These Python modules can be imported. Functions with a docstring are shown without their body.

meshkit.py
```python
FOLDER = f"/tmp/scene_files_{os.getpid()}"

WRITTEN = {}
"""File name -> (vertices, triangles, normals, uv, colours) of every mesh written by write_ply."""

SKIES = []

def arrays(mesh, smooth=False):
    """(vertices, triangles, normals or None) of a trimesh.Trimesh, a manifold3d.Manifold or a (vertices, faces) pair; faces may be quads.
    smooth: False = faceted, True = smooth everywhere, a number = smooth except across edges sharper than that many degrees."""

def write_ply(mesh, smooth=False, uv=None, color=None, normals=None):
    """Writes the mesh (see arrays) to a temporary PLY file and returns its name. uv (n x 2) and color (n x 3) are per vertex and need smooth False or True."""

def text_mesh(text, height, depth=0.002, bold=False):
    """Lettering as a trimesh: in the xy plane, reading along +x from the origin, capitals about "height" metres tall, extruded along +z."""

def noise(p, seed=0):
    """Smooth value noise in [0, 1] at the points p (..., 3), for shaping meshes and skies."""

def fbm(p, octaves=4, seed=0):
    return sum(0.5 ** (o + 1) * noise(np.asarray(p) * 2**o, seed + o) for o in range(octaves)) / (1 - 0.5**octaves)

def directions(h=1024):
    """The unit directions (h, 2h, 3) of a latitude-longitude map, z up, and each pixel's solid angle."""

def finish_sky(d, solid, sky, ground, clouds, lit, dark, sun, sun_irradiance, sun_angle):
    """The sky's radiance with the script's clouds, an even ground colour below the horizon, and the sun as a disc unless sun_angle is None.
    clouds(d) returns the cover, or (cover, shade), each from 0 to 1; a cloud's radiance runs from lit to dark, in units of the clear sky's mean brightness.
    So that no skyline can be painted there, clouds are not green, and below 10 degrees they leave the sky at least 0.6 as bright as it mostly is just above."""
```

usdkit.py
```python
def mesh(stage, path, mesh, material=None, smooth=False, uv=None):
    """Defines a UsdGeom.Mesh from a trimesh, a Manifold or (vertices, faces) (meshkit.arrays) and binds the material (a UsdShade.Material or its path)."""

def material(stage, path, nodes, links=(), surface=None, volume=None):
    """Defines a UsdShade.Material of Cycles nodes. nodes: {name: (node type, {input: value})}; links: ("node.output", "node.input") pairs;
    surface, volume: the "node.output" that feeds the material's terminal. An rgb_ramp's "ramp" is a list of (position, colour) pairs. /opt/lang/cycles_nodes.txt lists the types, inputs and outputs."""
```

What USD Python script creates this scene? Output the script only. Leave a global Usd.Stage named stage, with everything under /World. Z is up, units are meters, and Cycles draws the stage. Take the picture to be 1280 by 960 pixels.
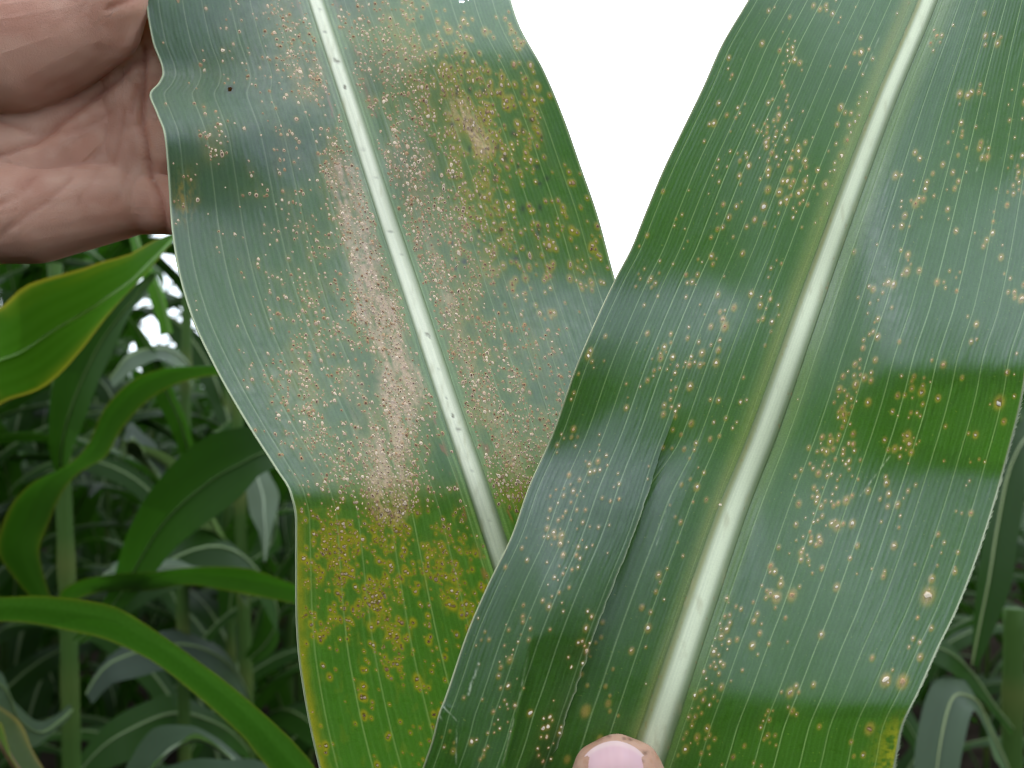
import math, random
import numpy as np, trimesh, manifold3d, usdkit, meshkit
from scipy import sparse
from scipy.interpolate import PchipInterpolator
from scipy.ndimage import map_coordinates, gaussian_filter
from scipy.sparse.linalg import spsolve
from scipy.spatial import cKDTree
from pxr import Usd, UsdGeom, UsdLux, UsdShade, Sdf, Gf, Vt

random.seed(7)
rng = np.random.default_rng(7)
stage = Usd.Stage.CreateInMemory()
UsdGeom.SetStageUpAxis(stage, UsdGeom.Tokens.z)
UsdGeom.SetStageMetersPerUnit(stage, 1.0)
world = UsdGeom.Xform.Define(stage, '/World')
stage.SetDefaultPrim(world.GetPrim())
UsdGeom.Scope.Define(stage, '/World/Looks')

# ------------------------------------------------------------------ camera
EYE = 1.5
FOC = 1280 * 35.0 / 36.0
cam = UsdGeom.Camera.Define(stage, '/World/camera')
cam.CreateHorizontalApertureAttr(36.0)
cam.CreateVerticalApertureAttr(27.0)
cam.CreateFocalLengthAttr(35.0)
cam.CreateClippingRangeAttr(Gf.Vec2f(0.02, 2000))
cam.CreateFStopAttr(17.0)
cam.CreateFocusDistanceAttr(0.285)
cam.CreateExposureAttr(0.0)
cx = UsdGeom.Xformable(cam)
cx.AddTranslateOp().Set(Gf.Vec3d(0, 0, EYE))
cx.AddRotateXOp().Set(90.0)

# ------------------------------------------------------------------ sky and veiled sun
SUN_EL, SUN_AZ = math.radians(62), math.radians(200)       # azimuth = atan2(x, y)
CLOUD = 28.0
usdkit.material(stage, '/World/Looks/sky_look', {
    'sky': ('sky_texture', {'sky_type': 'single_scattering', 'sun_disc': False, 'sun_elevation': SUN_EL, 'sun_rotation': SUN_AZ}),
    'tc': ('texture_coordinate', {}),
    'n': ('noise_texture', {'scale': 2.2, 'detail': 5.0, 'roughness': 0.55}),
    'r': ('rgb_ramp', {'ramp': [(0.3, (CLOUD * .80, CLOUD * .89, CLOUD * .98)), (0.7, (CLOUD * .9, CLOUD, CLOUD * 1.09))]}),
    'm': ('mix', {'fac': 0.93}),
    'b': ('background_shader', {'strength': 0.1})},
    [('tc.generated', 'n.vector'), ('n.fac', 'r.fac'), ('sky.color', 'm.color1'), ('r.color', 'm.color2'), ('m.color', 'b.color')], surface='b.background')
dome = UsdLux.DomeLight.Define(stage, '/World/sky')
UsdShade.MaterialBindingAPI.Apply(dome.GetPrim()).Bind(UsdShade.Material.Get(stage, '/World/Looks/sky_look'))
dome.GetPrim().SetCustomDataByKey('kind', 'structure')
sun = UsdLux.DistantLight.Define(stage, '/World/sun')
sun.CreateIntensityAttr(0.15)
sun.CreateAngleAttr(25.0)
sun.CreateNormalizeAttr(True)
sun.CreateColorAttr(Gf.Vec3f(1.0, 0.97, 0.92))
sun_dir = np.array([math.cos(SUN_EL) * math.sin(SUN_AZ), math.cos(SUN_EL) * math.cos(SUN_AZ), math.sin(SUN_EL)])
q = Gf.Rotation(Gf.Vec3d(0, 0, 1), Gf.Vec3d(*map(float, sun_dir))).GetQuat()
UsdGeom.Xformable(sun).AddOrientOp(UsdGeom.XformOp.PrecisionDouble).Set(Gf.Quatd(q.GetReal(), q.GetImaginary()))

# ------------------------------------------------------------------ helpers
used = {}


def numbered(parent, name):
    k = used.get((parent, name), 0)
    used[(parent, name)] = k + 1
    return f'{parent}/{name}' if k == 0 else f'{parent}/{name}_{k:03d}'


def thing(name, label, cat, loc=(0, 0, 0), rotz=0.0, scale=None, group=None):
    x = UsdGeom.Xform.Define(stage, numbered('/World', name))
    x.AddTranslateOp().Set(Gf.Vec3d(*map(float, loc)))
    x.AddRotateZOp().Set(float(rotz))
    if scale:
        x.AddScaleOp().Set(Gf.Vec3f(scale, scale, scale))
    tag(x.GetPrim(), label, cat, group)
    return x.GetPrim()


def tag(p, label=None, cat=None, group=None, kind=None):
    for k, v in (('label', label), ('category', cat), ('group', group), ('kind', kind)):
        if v:
            p.SetCustomDataByKey(k, v)


def obj(name, v, f, mat, parent=None, color=None, smooth=True, origin=None, kind=None):
    """One Mesh prim; color: n x 3 vertex albedo kept in the primvar named albedo."""
    path = numbered(str(parent.GetPath()) if parent else '/World', name)
    v = np.asarray(v, float)
    if origin is not None:
        v = v - np.asarray(origin)
    m = usdkit.mesh(stage, path, (v, np.asarray(f)), '/World/Looks/' + mat, smooth=smooth)
    if color is not None:
        UsdGeom.PrimvarsAPI(m).CreatePrimvar('albedo', Sdf.ValueTypeNames.Color3fArray, 'vertex').Set(Vt.Vec3fArray.FromNumpy(np.asarray(color, np.float32)))
    if kind:
        tag(m.GetPrim(), kind=kind)
    return m.GetPrim()


def at(px, py, d):
    """The point seen at the photo's pixel (px, py), d metres in front of the camera."""
    px, py, d = np.broadcast_arrays(np.asarray(px, float), np.asarray(py, float), np.asarray(d, float))
    return np.stack([(px - 640) / FOC * d, d, EYE - (py - 480) / FOC * d], -1)


def pixel(p):
    return 640 + p[..., 0] / p[..., 1] * FOC, 480 - (p[..., 2] - EYE) / p[..., 1] * FOC


def grid_faces(n, m, skip=None):
    i, j = np.meshgrid(np.arange(n - 1), np.arange(m - 1), indexing='ij')
    keep = np.ones_like(i, bool) if skip is None else ~skip
    i, j = i[keep], j[keep]
    a, b, c, d = i * m + j, i * m + j + 1, (i + 1) * m + j + 1, (i + 1) * m + j
    return np.vstack([np.stack([a, d, c], 1), np.stack([a, c, b], 1)])


def tube(points, radii, sides=6):
    p = np.asarray(points, float)
    t = np.gradient(p, axis=0)
    t /= np.linalg.norm(t, axis=1, keepdims=True) + 1e-12
    a = np.cross(t, np.where(np.abs(t[:, 1:2]) < 0.9, [0, 1.0, 0], [1.0, 0, 0]))
    a /= np.linalg.norm(a, axis=1, keepdims=True) + 1e-12
    b = np.cross(t, a)
    ang = np.arange(sides) * 2 * np.pi / sides
    r = np.broadcast_to(radii, (len(p),))[:, None, None]
    v = p[:, None] + r * (np.cos(ang)[None, :, None] * a[:, None] + np.sin(ang)[None, :, None] * b[:, None])
    i, j = np.meshgrid(np.arange(len(p) - 1), np.arange(sides), indexing='ij')
    qd = np.stack([i * sides + j, i * sides + (j + 1) % sides, (i + 1) * sides + (j + 1) % sides, (i + 1) * sides + j], -1).reshape(-1, 4)
    f = np.vstack([qd[:, [0, 1, 2]], qd[:, [0, 2, 3]]])
    v = v.reshape(-1, 3)
    caps = [[0, k + 1, k] for k in range(1, sides - 1)]
    o = len(v) - sides
    caps += [[o, o + k, o + k + 1] for k in range(1, sides - 1)]
    return v, np.vstack([f, caps])


def join(parts):
    vs, fs, n = [], [], 0
    for v, f in parts:
        vs.append(np.asarray(v)); fs.append(np.asarray(f) + n); n += len(v)
    return np.vstack(vs), np.vstack(fs)


def curve(pts):
    p = np.array(sorted(pts, key=lambda q: q[1]), float)
    return PchipInterpolator(p[:, 1], p[:, 0], extrapolate=True)


def mixc(a, b, w):
    w = np.clip(np.asarray(w), 0, 1)[..., None]
    return a * (1 - w) + np.asarray(b) * w


def sstep(x, a, b):
    t = np.clip((x - a) / (b - a), 0, 1)
    return t * t * (3 - 2 * t)


def n2(x, y, seed=0, octaves=3):
    return meshkit.fbm(np.stack([x, y, np.full_like(np.asarray(x, float), 0.37 + seed)], -1), octaves, seed)

# ------------------------------------------------------------------ materials
def leaf_material(name, rough, trans, spec=0.5, gain=(1.5, 1.75, 0.7), speck=0.25, tint=(1, 1, 1)):
    usdkit.material(stage, '/World/Looks/' + name, {
        'a': ('attribute', {'attribute': 'albedo'}),
        'g': ('geometry', {}),
        'n': ('noise_texture', {'scale': 2600.0, 'detail': 2.0}),
        'nr': ('map_range', {'from_min': 0.25, 'from_max': 0.75, 'to_min': 1 - speck, 'to_max': 1 + speck}),
        'c': ('vector_math', {'math_type': 'scale'}),
        'tc': ('vector_math', {'math_type': 'multiply', 'vector2': gain}),
        'n3': ('noise_texture', {'scale': 420.0, 'detail': 3.0}),
        'rr': ('map_range', {'from_min': 0.3, 'from_max': 0.7, 'to_min': rough - .06, 'to_max': rough + .07}),
        'bp': ('bump', {'strength': 0.22, 'distance': 0.00008}),
        'p': ('principled_bsdf', {'roughness': rough, 'specular_ior_level': spec, 'specular_tint': tint}),
        't': ('translucent_bsdf', {}),
        'm': ('mix_closure', {'fac': trans})},
        [('g.position', 'n.vector'), ('n.fac', 'nr.value'), ('a.color', 'c.vector1'), ('nr.result', 'c.scale'), ('c.vector', 'p.base_color'), ('a.color', 'tc.vector1'), ('tc.vector', 't.color'),
         ('g.position', 'n3.vector'), ('n3.fac', 'rr.value'), ('rr.result', 'p.roughness'), ('n.fac', 'bp.height'), ('bp.normal', 'p.normal'),
         ('p.BSDF', 'm.closure1'), ('t.BSDF', 'm.closure2')], surface='m.closure')


leaf_material('corn_leaf_look', 0.38, 0.24, spec=0.78, gain=(1.35, 1.45, .6), tint=(.90, .86, 1.16))
leaf_material('midrib_look', 0.42, 0.25, gain=(1, 1, .8), speck=0.06)
leaf_material('field_leaf_look', 0.5, 0.34, spec=0.09)


def attr_material(name, rough, spec=0.4, sss=0.0, bump_scale=0, bump_strength=0.3, bump_dist=0.0002):
    nodes = {'a': ('attribute', {'attribute': 'albedo'}), 'p': ('principled_bsdf', {'roughness': rough, 'specular_ior_level': spec, 'subsurface_weight': sss, 'subsurface_scale': 0.004, 'subsurface_radius': (1.0, 0.35, 0.2)})}
    links = [('a.color', 'p.base_color')]
    if bump_scale:
        nodes |= {'g': ('geometry', {}), 'n': ('noise_texture', {'scale': float(bump_scale), 'detail': 3.0}), 'v': ('voronoi_texture', {'scale': bump_scale * 1.3, 'feature': 'distance_to_edge'}),
                  'x': ('math', {'math_type': 'multiply_add', 'value2': 0.6}), 'bp': ('bump', {'strength': bump_strength, 'distance': bump_dist})}
        links += [('g.position', 'n.vector'), ('g.position', 'v.vector'), ('v.distance', 'x.value1'), ('n.fac', 'x.value3'), ('x.value', 'bp.height'), ('bp.normal', 'p.normal')]
    usdkit.material(stage, '/World/Looks/' + name, nodes, links, surface='p.BSDF')


attr_material('pustule_look', 0.75, 0.2)
attr_material('skin_look', 0.55, 0.3, sss=0.25, bump_scale=1500, bump_strength=0.6, bump_dist=0.00025)
attr_material('nail_look', 0.55, 0.15, sss=0.2)
attr_material('stalk_look', 0.6, 0.12)
usdkit.material(stage, '/World/Looks/soil_look', {
    'g': ('geometry', {}), 'n': ('noise_texture', {'scale': 9.0, 'detail': 6.0}), 'r': ('rgb_ramp', {'ramp': [(0.3, (0.010, 0.008, 0.006)), (0.7, (0.03, 0.024, 0.018))]}),
    'b': ('bump', {'strength': 0.8, 'distance': 0.03}), 'p': ('principled_bsdf', {'roughness': 1.0, 'specular_ior_level': 0.0})},
    [('g.position', 'n.vector'), ('n.fac', 'r.fac'), ('r.color', 'p.base_color'), ('n.fac', 'b.height'), ('b.normal', 'p.normal')], surface='p.BSDF')

# ------------------------------------------------------------------ ground
gv, gf = [], []
gx = np.concatenate([[-400, -120, -40, -15], np.linspace(-6, 6, 41), [15, 40, 120, 400]])
GX, GY = np.meshgrid(gx, gx, indexing='ij')
GZ = 0.07 * np.sin((GX + .17) * 2 * np.pi / 0.75) * (np.abs(GX) < 7) * (np.abs(GY) < 7) * .4 - .02
g = obj('ground', np.stack([GX, GY, GZ], -1).reshape(-1, 3), grid_faces(len(gx), len(gx))[:, ::-1], 'soil_look')
tag(g, kind='structure')

# ------------------------------------------------------------------ the two held leaves: relief
def relief(controls, base, x0, x1, y0, y1, keel=None, step=12.0, gx_weight=0.22, sigma_scale=1.0):
    """A depth surface over the leaf whose tilt follows the waves of the blade.
    controls: (x, y, sigma, lift) with lift 0 = leaning over (mirrors the crop), 1 = lying back (mirrors the cloud).
    Returns a function (px, py) -> depth in metres."""
    xs, ys = np.arange(x0, x1 + step, step), np.arange(y0, y1 + step, step)
    X, Y = np.meshgrid(xs, ys)
    num, den = np.zeros_like(X), np.full_like(X, 1e-6)
    for cx_, cy_, sx, sy, lift in controls:
        w = np.exp(-((X - cx_) / (sx * sigma_scale)) ** 2 - ((Y - cy_) / (sy * sigma_scale)) ** 2)
        num += w * lift; den += w
    lift = num / den
    lift = lift + .24 * sstep(lift, .2, .5) * sstep(-lift, -1.1, -.5)
    e = -np.degrees(np.arctan((Y - 480) / FOC))
    tilt = np.radians((LOW + (HIGH - LOW) * lift + e) / 2)
    gy = -np.tan(tilt) * base / FOC                            # depth per pixel downwards
    gxt = np.zeros_like(X) if keel is None else keel(X, Y) * base / FOC
    n, m = X.shape
    idx = np.arange(n * m).reshape(n, m)
    def diff(a, b, val, w):
        k = len(a)
        r = np.arange(k)
        return sparse.csr_matrix((np.r_[-np.full(k, w), np.full(k, w)], (np.r_[r, r], np.r_[a, b])), (k, n * m)), val * w
    A1, b1 = diff(idx[:-1].ravel(), idx[1:].ravel(), ((gy[:-1] + gy[1:]) / 2 * step).ravel(), 1.0)
    A2, b2 = diff(idx[:, :-1].ravel(), idx[:, 1:].ravel(), ((gxt[:, :-1] + gxt[:, 1:]) / 2 * step).ravel(), gx_weight)
    A = sparse.vstack([A1, A2, sparse.eye(n * m) * 0.004]).tocsr()
    b = np.r_[b1, b2, np.zeros(n * m)]
    h = spsolve((A.T @ A).tocsc(), A.T @ b).reshape(n, m)
    D = base + h - np.median(h)

    def depth(px, py):
        c = np.stack([(np.asarray(py, float) - y0) / step, (np.asarray(px, float) - x0) / step])
        return map_coordinates(D, c.reshape(2, -1), order=3, mode='nearest').reshape(np.shape(px))
    return depth


LOW, HIGH = -30.0, 72.0
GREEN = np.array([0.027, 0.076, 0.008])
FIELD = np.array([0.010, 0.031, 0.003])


def paint(spots, shape, off, angle):
    """Yellow haloes round the rust pustules: one raster per leaf, later read by the blade's vertices."""
    h, w = shape
    R = np.zeros(shape)
    for x, y, r, s in spots:
        cx_, cy_ = x - off[0], y - off[1]
        k = int(r * 3.2) + 2
        a, b_, c_, d_ = int(max(cx_ - k, 0)), int(min(cx_ + k + 1, w)), int(max(cy_ - k, 0)), int(min(cy_ + k + 1, h))
        if a >= b_ or c_ >= d_:
            continue
        yy, xx = np.mgrid[c_:d_, a:b_]
        ca, sa = math.cos(angle), math.sin(angle)
        al, ac = (xx - cx_) * ca + (yy - cy_) * sa, -(xx - cx_) * sa + (yy - cy_) * ca
        g_ = s * np.exp(-((al / (r * 1.45)) ** 2 + (ac / r) ** 2) ** 1.8)
        R[c_:d_, a:b_] = 1 - (1 - R[c_:d_, a:b_]) * (1 - np.clip(g_, 0, 1))
    return R


def sample(R, px, py, off):
    return map_coordinates(R, np.stack([(py - off[1]).ravel(), (px - off[0]).ravel()]), order=1, mode='nearest').reshape(px.shape)


def pustules(spots, depth, angle, palette, rim, lift=0.00004, hgt=0.2):
    """Small raised blisters, each a ring-shaped dome with a split, coloured crown."""
    V, F, C = [], [], []
    S = 7
    ang = np.arange(S) * 2 * np.pi / S
    for k, (x, y, r) in enumerate(spots):
        d = float(depth(np.array([x]), np.array([y]))[0]) - lift
        rot = angle + rng.normal(0, .25)
        el = 1.0 + abs(rng.normal(0.22, .25))
        wob = 1 + rng.normal(0, .16, S)
        pts, cols = [], []
        main = np.array(palette[rng.integers(len(palette))]) * rng.uniform(.8, 1.2)
        slit = rng.random() < SLIT
        for rr, hh, ci in ((1.0, -0.1, 0), (.68, .8, 1), (.32, 1.0, 2)):
            a, b_ = np.cos(ang) * r * rr * el * wob, np.sin(ang) * r * rr * wob
            X, Y = x + a * math.cos(rot) - b_ * math.sin(rot), y + a * math.sin(rot) + b_ * math.cos(rot)
            dd = depth(X, Y) if ci == 0 else d
            pts.append(at(X, Y, dd - lift - hh * hgt * r * d / FOC))
            cols.append(np.tile(np.array(rim) if ci == 0 else (np.array([.13, .075, .045]) if slit and ci == 2 else main), (S, 1)))
        crown = main * 1.05 if rng.random() < CROWN_PALE else np.array([0.10, 0.055, 0.035])
        pts.append(at(np.array([x]), np.array([y]), d - lift - hgt * (.55 if crown[0] < .12 else 1.05) * r * d / FOC))
        cols.append(crown[None])
        n = sum(map(len, V))
        V.append(np.vstack(pts)); C.append(np.vstack(cols))
        for ring in (0, 1):
            for j in range(S):
                a0, a1, b0, b1 = n + ring * S + j, n + ring * S + (j + 1) % S, n + (ring + 1) * S + j, n + (ring + 1) * S + (j + 1) % S
                F += [[a0, b0, a1], [a1, b0, b1]]
        F += [[n + 2 * S + j, n + 3 * S, n + 2 * S + (j + 1) % S] for j in range(S)]
    return np.vstack(V), np.array(F), np.vstack(C)


CROWN_PALE = 0.6
SLIT = 0.38


def rows_for(y_top, y_bottom, step=1.3):
    inner = np.arange(-12, 974, step)
    return np.concatenate([np.arange(y_top, -12 - 4, 7.0), inner, np.arange(inner[-1] + 5, y_bottom, 7.0)])


def thin(cand, min_dist):
    t = cKDTree(cand)
    drop = np.zeros(len(cand), bool)
    for i, j in sorted(t.query_pairs(min_dist)):
        if not drop[i]:
            drop[j] = True
    return cand[~drop]


def seg_field(X, Y, segs):
    out = np.zeros_like(X, dtype=float)
    for x0, y0, x1, y1, w, amp in segs:
        dx, dy = x1 - x0, y1 - y0
        t = np.clip(((X - x0) * dx + (Y - y0) * dy) / (dx * dx + dy * dy + 1e-9), 0, 1)
        out = out + amp * np.exp(-(((X - x0 - t * dx) ** 2 + (Y - y0 - t * dy) ** 2) / w ** 2))
    return out


def vein_pattern(nc, u, spacing_major, spacing_fine, seed):
    """Per column: strength of the large veins and of the fine lines between them. u in blade pixels across."""
    r = np.random.default_rng(seed)
    major, fine, groove = np.zeros(nc), np.zeros(nc), np.zeros(nc)
    x = u[0] + spacing_major * .5
    while x < u[-1]:
        major[np.argmin(np.abs(u - x))] = r.uniform(.7, 1)
        x += spacing_major * r.uniform(.8, 1.2)
    x = u[0]
    while x < u[-1]:
        w = r.uniform(.3, 1)
        d = np.abs(u - x)
        fine += w * np.exp(-(d / 1.0) ** 2)
        groove += r.uniform(.5, 1) * np.exp(-(d / 1.5) ** 2)
        x += spacing_fine * r.uniform(.75, 1.25)
    return major, np.clip(fine, 0, 1), groove

# ================================================================== leaf one: heavily rusted, behind
L1 = curve([(290, -260), (212, -215), (180, -130), (181, -40), (183, 0), (191, 50), (204, 92), (199, 104), (188, 118), (196, 140), (206, 168), (211, 220), (215, 280), (222, 330), (240, 395), (270, 460), (310, 530), (345, 585), (363, 615), (370, 650), (370, 740), (372, 800), (381, 870), (400, 960), (430, 1060), (470, 1200)])
M1 = curve([(310, -260), (355, -130), (395, 0), (438, 130), (480, 260), (520, 380), (560, 500), (598, 610), (626, 695), (660, 800), (712, 960), (800, 1200)])
R1 = curve([(350, -260), (480, -215), (580, -145), (625, -60), (638, 0), (647, 28), (680, 90), (705, 150), (726, 210), (746, 268), (769, 352), (795, 430), (830, 540), (880, 700), (940, 900), (1000, 1200)])
ctl1 = [  # x, y, sx, sy, lift
    (600, -14, 90, 36, 1.4), (500, -10, 60, 40, 1.0), (520, 45, 60, 34, .55), (620, 40, 50, 30, .62), (640, 110, 70, 35, .02), (560, 110, 50, 35, .05), (480, 90, 40, 50, .55), (690, 200, 80, 60, .03), (620, 210, 60, 60, .10), (560, 250, 40, 70, .38), (720, 300, 70, 50, .10), (640, 310, 50, 40, .22), (690, 400, 80, 50, .62), (600, 400, 60, 60, .55), (560, 360, 30, 80, .55),
    (660, 480, 60, 60, .55), (600, 560, 50, 50, .45), (620, 640, 40, 40, .25),
    (210, 20, 50, 40, .06), (220, 60, 40, 25, .10), (300, 40, 60, 40, .40), (370, 60, 50, 60, .5), (250, 125, 60, 22, .95), (200, 110, 30, 20, .8), (320, 110, 50, 25, .75), (370, 160, 50, 30, .28), (300, 175, 50, 20, .35), (240, 215, 50, 28, .04), (300, 235, 50, 25, .16), (380, 250, 50, 50, .45), (430, 180, 30, 70, .5),
    (260, 320, 60, 40, .62), (300, 400, 80, 50, .66), (380, 380, 60, 60, .52), (440, 420, 40, 60, .45), (360, 500, 70, 50, .62), (450, 530, 50, 50, .5), (380, 575, 50, 28, .62), (470, 600, 50, 30, .4),
    (400, 660, 60, 28, .06), (500, 670, 60, 30, .06), (580, 690, 40, 30, .2), (450, 760, 90, 60, .0), (560, 780, 70, 60, .03), (420, 900, 90, 80, .02), (540, 900, 80, 80, .02), (700, 800, 80, 100, .1), (500, 1100, 200, 90, .1), (420, -150, 200, 80, .5)]


def keel1(X, Y):
    return np.tanh((X - M1(Y)) / 60.0) * -0.10


depth1 = relief(ctl1, 0.305, 100, 1060, -280, 1240, keel1, sigma_scale=1.22)
ANG1 = math.atan2(690, 230)


def build_leaf_one():
    root = thing('corn_leaf', 'held corn leaf crowded with tan rust pustules and yellow patches, bite marks along its midrib', 'corn leaf')
    ys = rows_for(-256, 1190)
    na, nb = 170, 215
    ul, ur = np.linspace(-1, 0, na), np.linspace(0, 1, nb)[1:]
    u = np.r_[ul, ur]
    xl, xm, xr = L1(ys), M1(ys), R1(ys)
    X = np.where(u[None] < 0, xm[:, None] + u[None] * (xm - xl)[:, None], xm[:, None] + u[None] * (xr - xm)[:, None])
    Y = np.repeat(ys[:, None], len(u), 1)
    off = (100, -20)
    shape = (1010, 960)
    # where the rust sits
    YY, XX = np.mgrid[0:shape[0], 0:shape[1]].astype(float)
    XX += off[0]; YY += off[1]
    across = (XX - M1(YY))
    streak = n2(across / 7.0, YY / 45.0, 3, 3)
    clump = n2(XX / 26.0, YY / 34.0, 5, 3)
    segs = [(428, 215, 470, 380, 24, .95), (470, 380, 505, 480, 22, 1.1), (505, 480, 482, 620, 26, .95), (485, 610, 492, 640, 18, .8), (380, 60, 430, 220, 36, .45), (330, 0, 400, 120, 40, .22), (440, 330, 440, 520, 60, .38), (380, 380, 400, 520, 45, .22), (440, 560, 500, 600, 55, .45),
            (470, 60, 640, 560, 52, .46), (500, 200, 640, 600, 34, .46), (640, 560, 660, 610, 36, .55), (560, 340, 700, 520, 60, .26), (530, 95, 590, 150, 42, .5), (575, 140, 600, 180, 20, .9), (610, 120, 690, 300, 55, .15), (660, 70, 700, 180, 34, .16), (560, 200, 600, 290, 45, .35), (600, 300, 740, 330, 45, .10), (440, 20, 540, 60, 40, .3),
            (268, 160, 272, 185, 14, .5), (355, 165, 365, 185, 14, .45), (225, 225, 232, 270, 12, .35), (350, 250, 370, 420, 40, .12), (330, 470, 390, 520, 30, .16), (300, 560, 420, 600, 50, .08),
            (430, 690, 480, 790, 36, .5), (470, 650, 500, 700, 46, .32), (395, 640, 410, 800, 24, .22), (540, 640, 600, 760, 60, .20), (520, 760, 560, 900, 70, .10), (430, 800, 500, 950, 80, .06), (390, 900, 410, 960, 14, .25), (300, 250, 300, 300, 120, .05), (270, 60, 300, 110, 60, .06), (560, 20, 620, 40, 60, .05)]
    dens = seg_field(XX, YY, segs)
    mod = np.clip((streak - .30) * 4.2, .06, 1.9) * np.clip((clump - .30) * 3.6, .12, 1.8)
    rate = np.clip(dens ** 1.3 * mod * 1.15, 0, 1)
    n = 120000
    c = np.stack([rng.uniform(180, 780, n), rng.uniform(-15, 968, n)], 1)
    ok = (c[:, 0] > L1(c[:, 1]) + 4) & (c[:, 0] < R1(c[:, 1]) - 3) & (np.abs(c[:, 0] - M1(c[:, 1]) + 0) > 17)
    ok &= rng.random(n) < np.clip(map_coordinates(rate, [c[:, 1] - off[1], c[:, 0] - off[0]], order=1), 0, 1) * (.5 + .5 * np.clip(seg_field(c[:, 0], c[:, 1], segs[:4]), 0, 1))
    c = thin(c[ok], 2.6)
    print('pustules on leaf one', len(c))
    rad = rng.gamma(8, .185, len(c)).clip(.95, 2.6)
    yellowy = sstep(c[:, 0] - M1(c[:, 1]), 40, 160) * (c[:, 1] < 400) + sstep(c[:, 1], 600, 680)
    halo_r = rad * (1.1 + .5 * yellowy) * rng.uniform(.8, 1.25, len(c))
    H = paint([(x, y, r, .4 + .45 * min(yy_, 1)) for (x, y), r, yy_ in zip(c, halo_r, yellowy)], shape, off, ANG1)
    soft = gaussian_filter(np.histogram2d(c[:, 1], c[:, 0], bins=[np.arange(shape[0] + 1) + off[1], np.arange(shape[1] + 1) + off[0]])[0], 7) * 36   # local crowding
    core = seg_field(XX, YY, segs[:4] + [(572, 135, 602, 185, 19, .85), (490, 170, 560, 370, 14, .42), (560, 390, 650, 600, 20, .45), (440, 470, 450, 560, 26, .4)])
    tan = np.clip((core - .28) * 1.7, 0, 1) * np.clip((streak - .3) * 4, 0, 1) * np.clip((n2(XX / 2.4, YY / 4.5, 9, 3) - .30) * 4.2, 0, 1)
    h = sample(H, X, Y, off)
    s = sample(soft, X, Y, off)
    t = sample(tan, X, Y, off)
    ax = np.abs(X - M1(Y)) * .95
    maj, fine, groove = vein_pattern(len(u), np.r_[ul * 185, ur * 235], 26, 4.6, 11)
    col = np.ones(X.shape + (1,)) * GREEN
    col = col * (0.82 + .36 * n2(X / 55, Y / 80, 21))[..., None] * (0.86 + .28 * n2((X - M1(Y)) / 3.0, Y / 120, 22, 2))[..., None]
    col = mixc(col, np.array([.055, .115, .03]), fine[None] * .5)
    col = mixc(col, np.array([.135, .17, .03]), np.clip(s * .5, 0, .55) * (1 - .55 * sstep(Y, 600, 660)) * np.clip(1.3 - .7 * n2((X - M1(Y)) / 6, Y / 30, 23), 0, 1))
    yel = sstep(n2((X - M1(Y)) / 14, Y / 40, 29, 3), .5, .7) * np.clip(s, 0, 1)
    col = mixc(col, np.array([.21, .165, .012]), yel * .3 * (1 - .7 * sstep(Y, 600, 660)))
    # yellow margin low on the left, yellow patch near the fold
    edge = X - L1(Y)
    col = mixc(col, np.array([.24, .19, .014]), np.exp(-(edge / (5 + 9 * n2(Y / 22, Y * 0, 31))) ** 2) * sstep(Y, 610, 680) * (.1 + 1.0 * n2(X / 6, Y / 12, 33)))
    col = mixc(col, np.array([.23, .17, .012]), np.exp(-((X - 231) / 11) ** 2 - ((Y - 245) / 26) ** 2) * sstep(n2(X / 4, Y / 10, 34), .35, .6))
    col = mixc(col, np.array([.25, .19, .012]), h * .9)
    col = mixc(col, np.array([.45, .30, .205]), t * .78)
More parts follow.
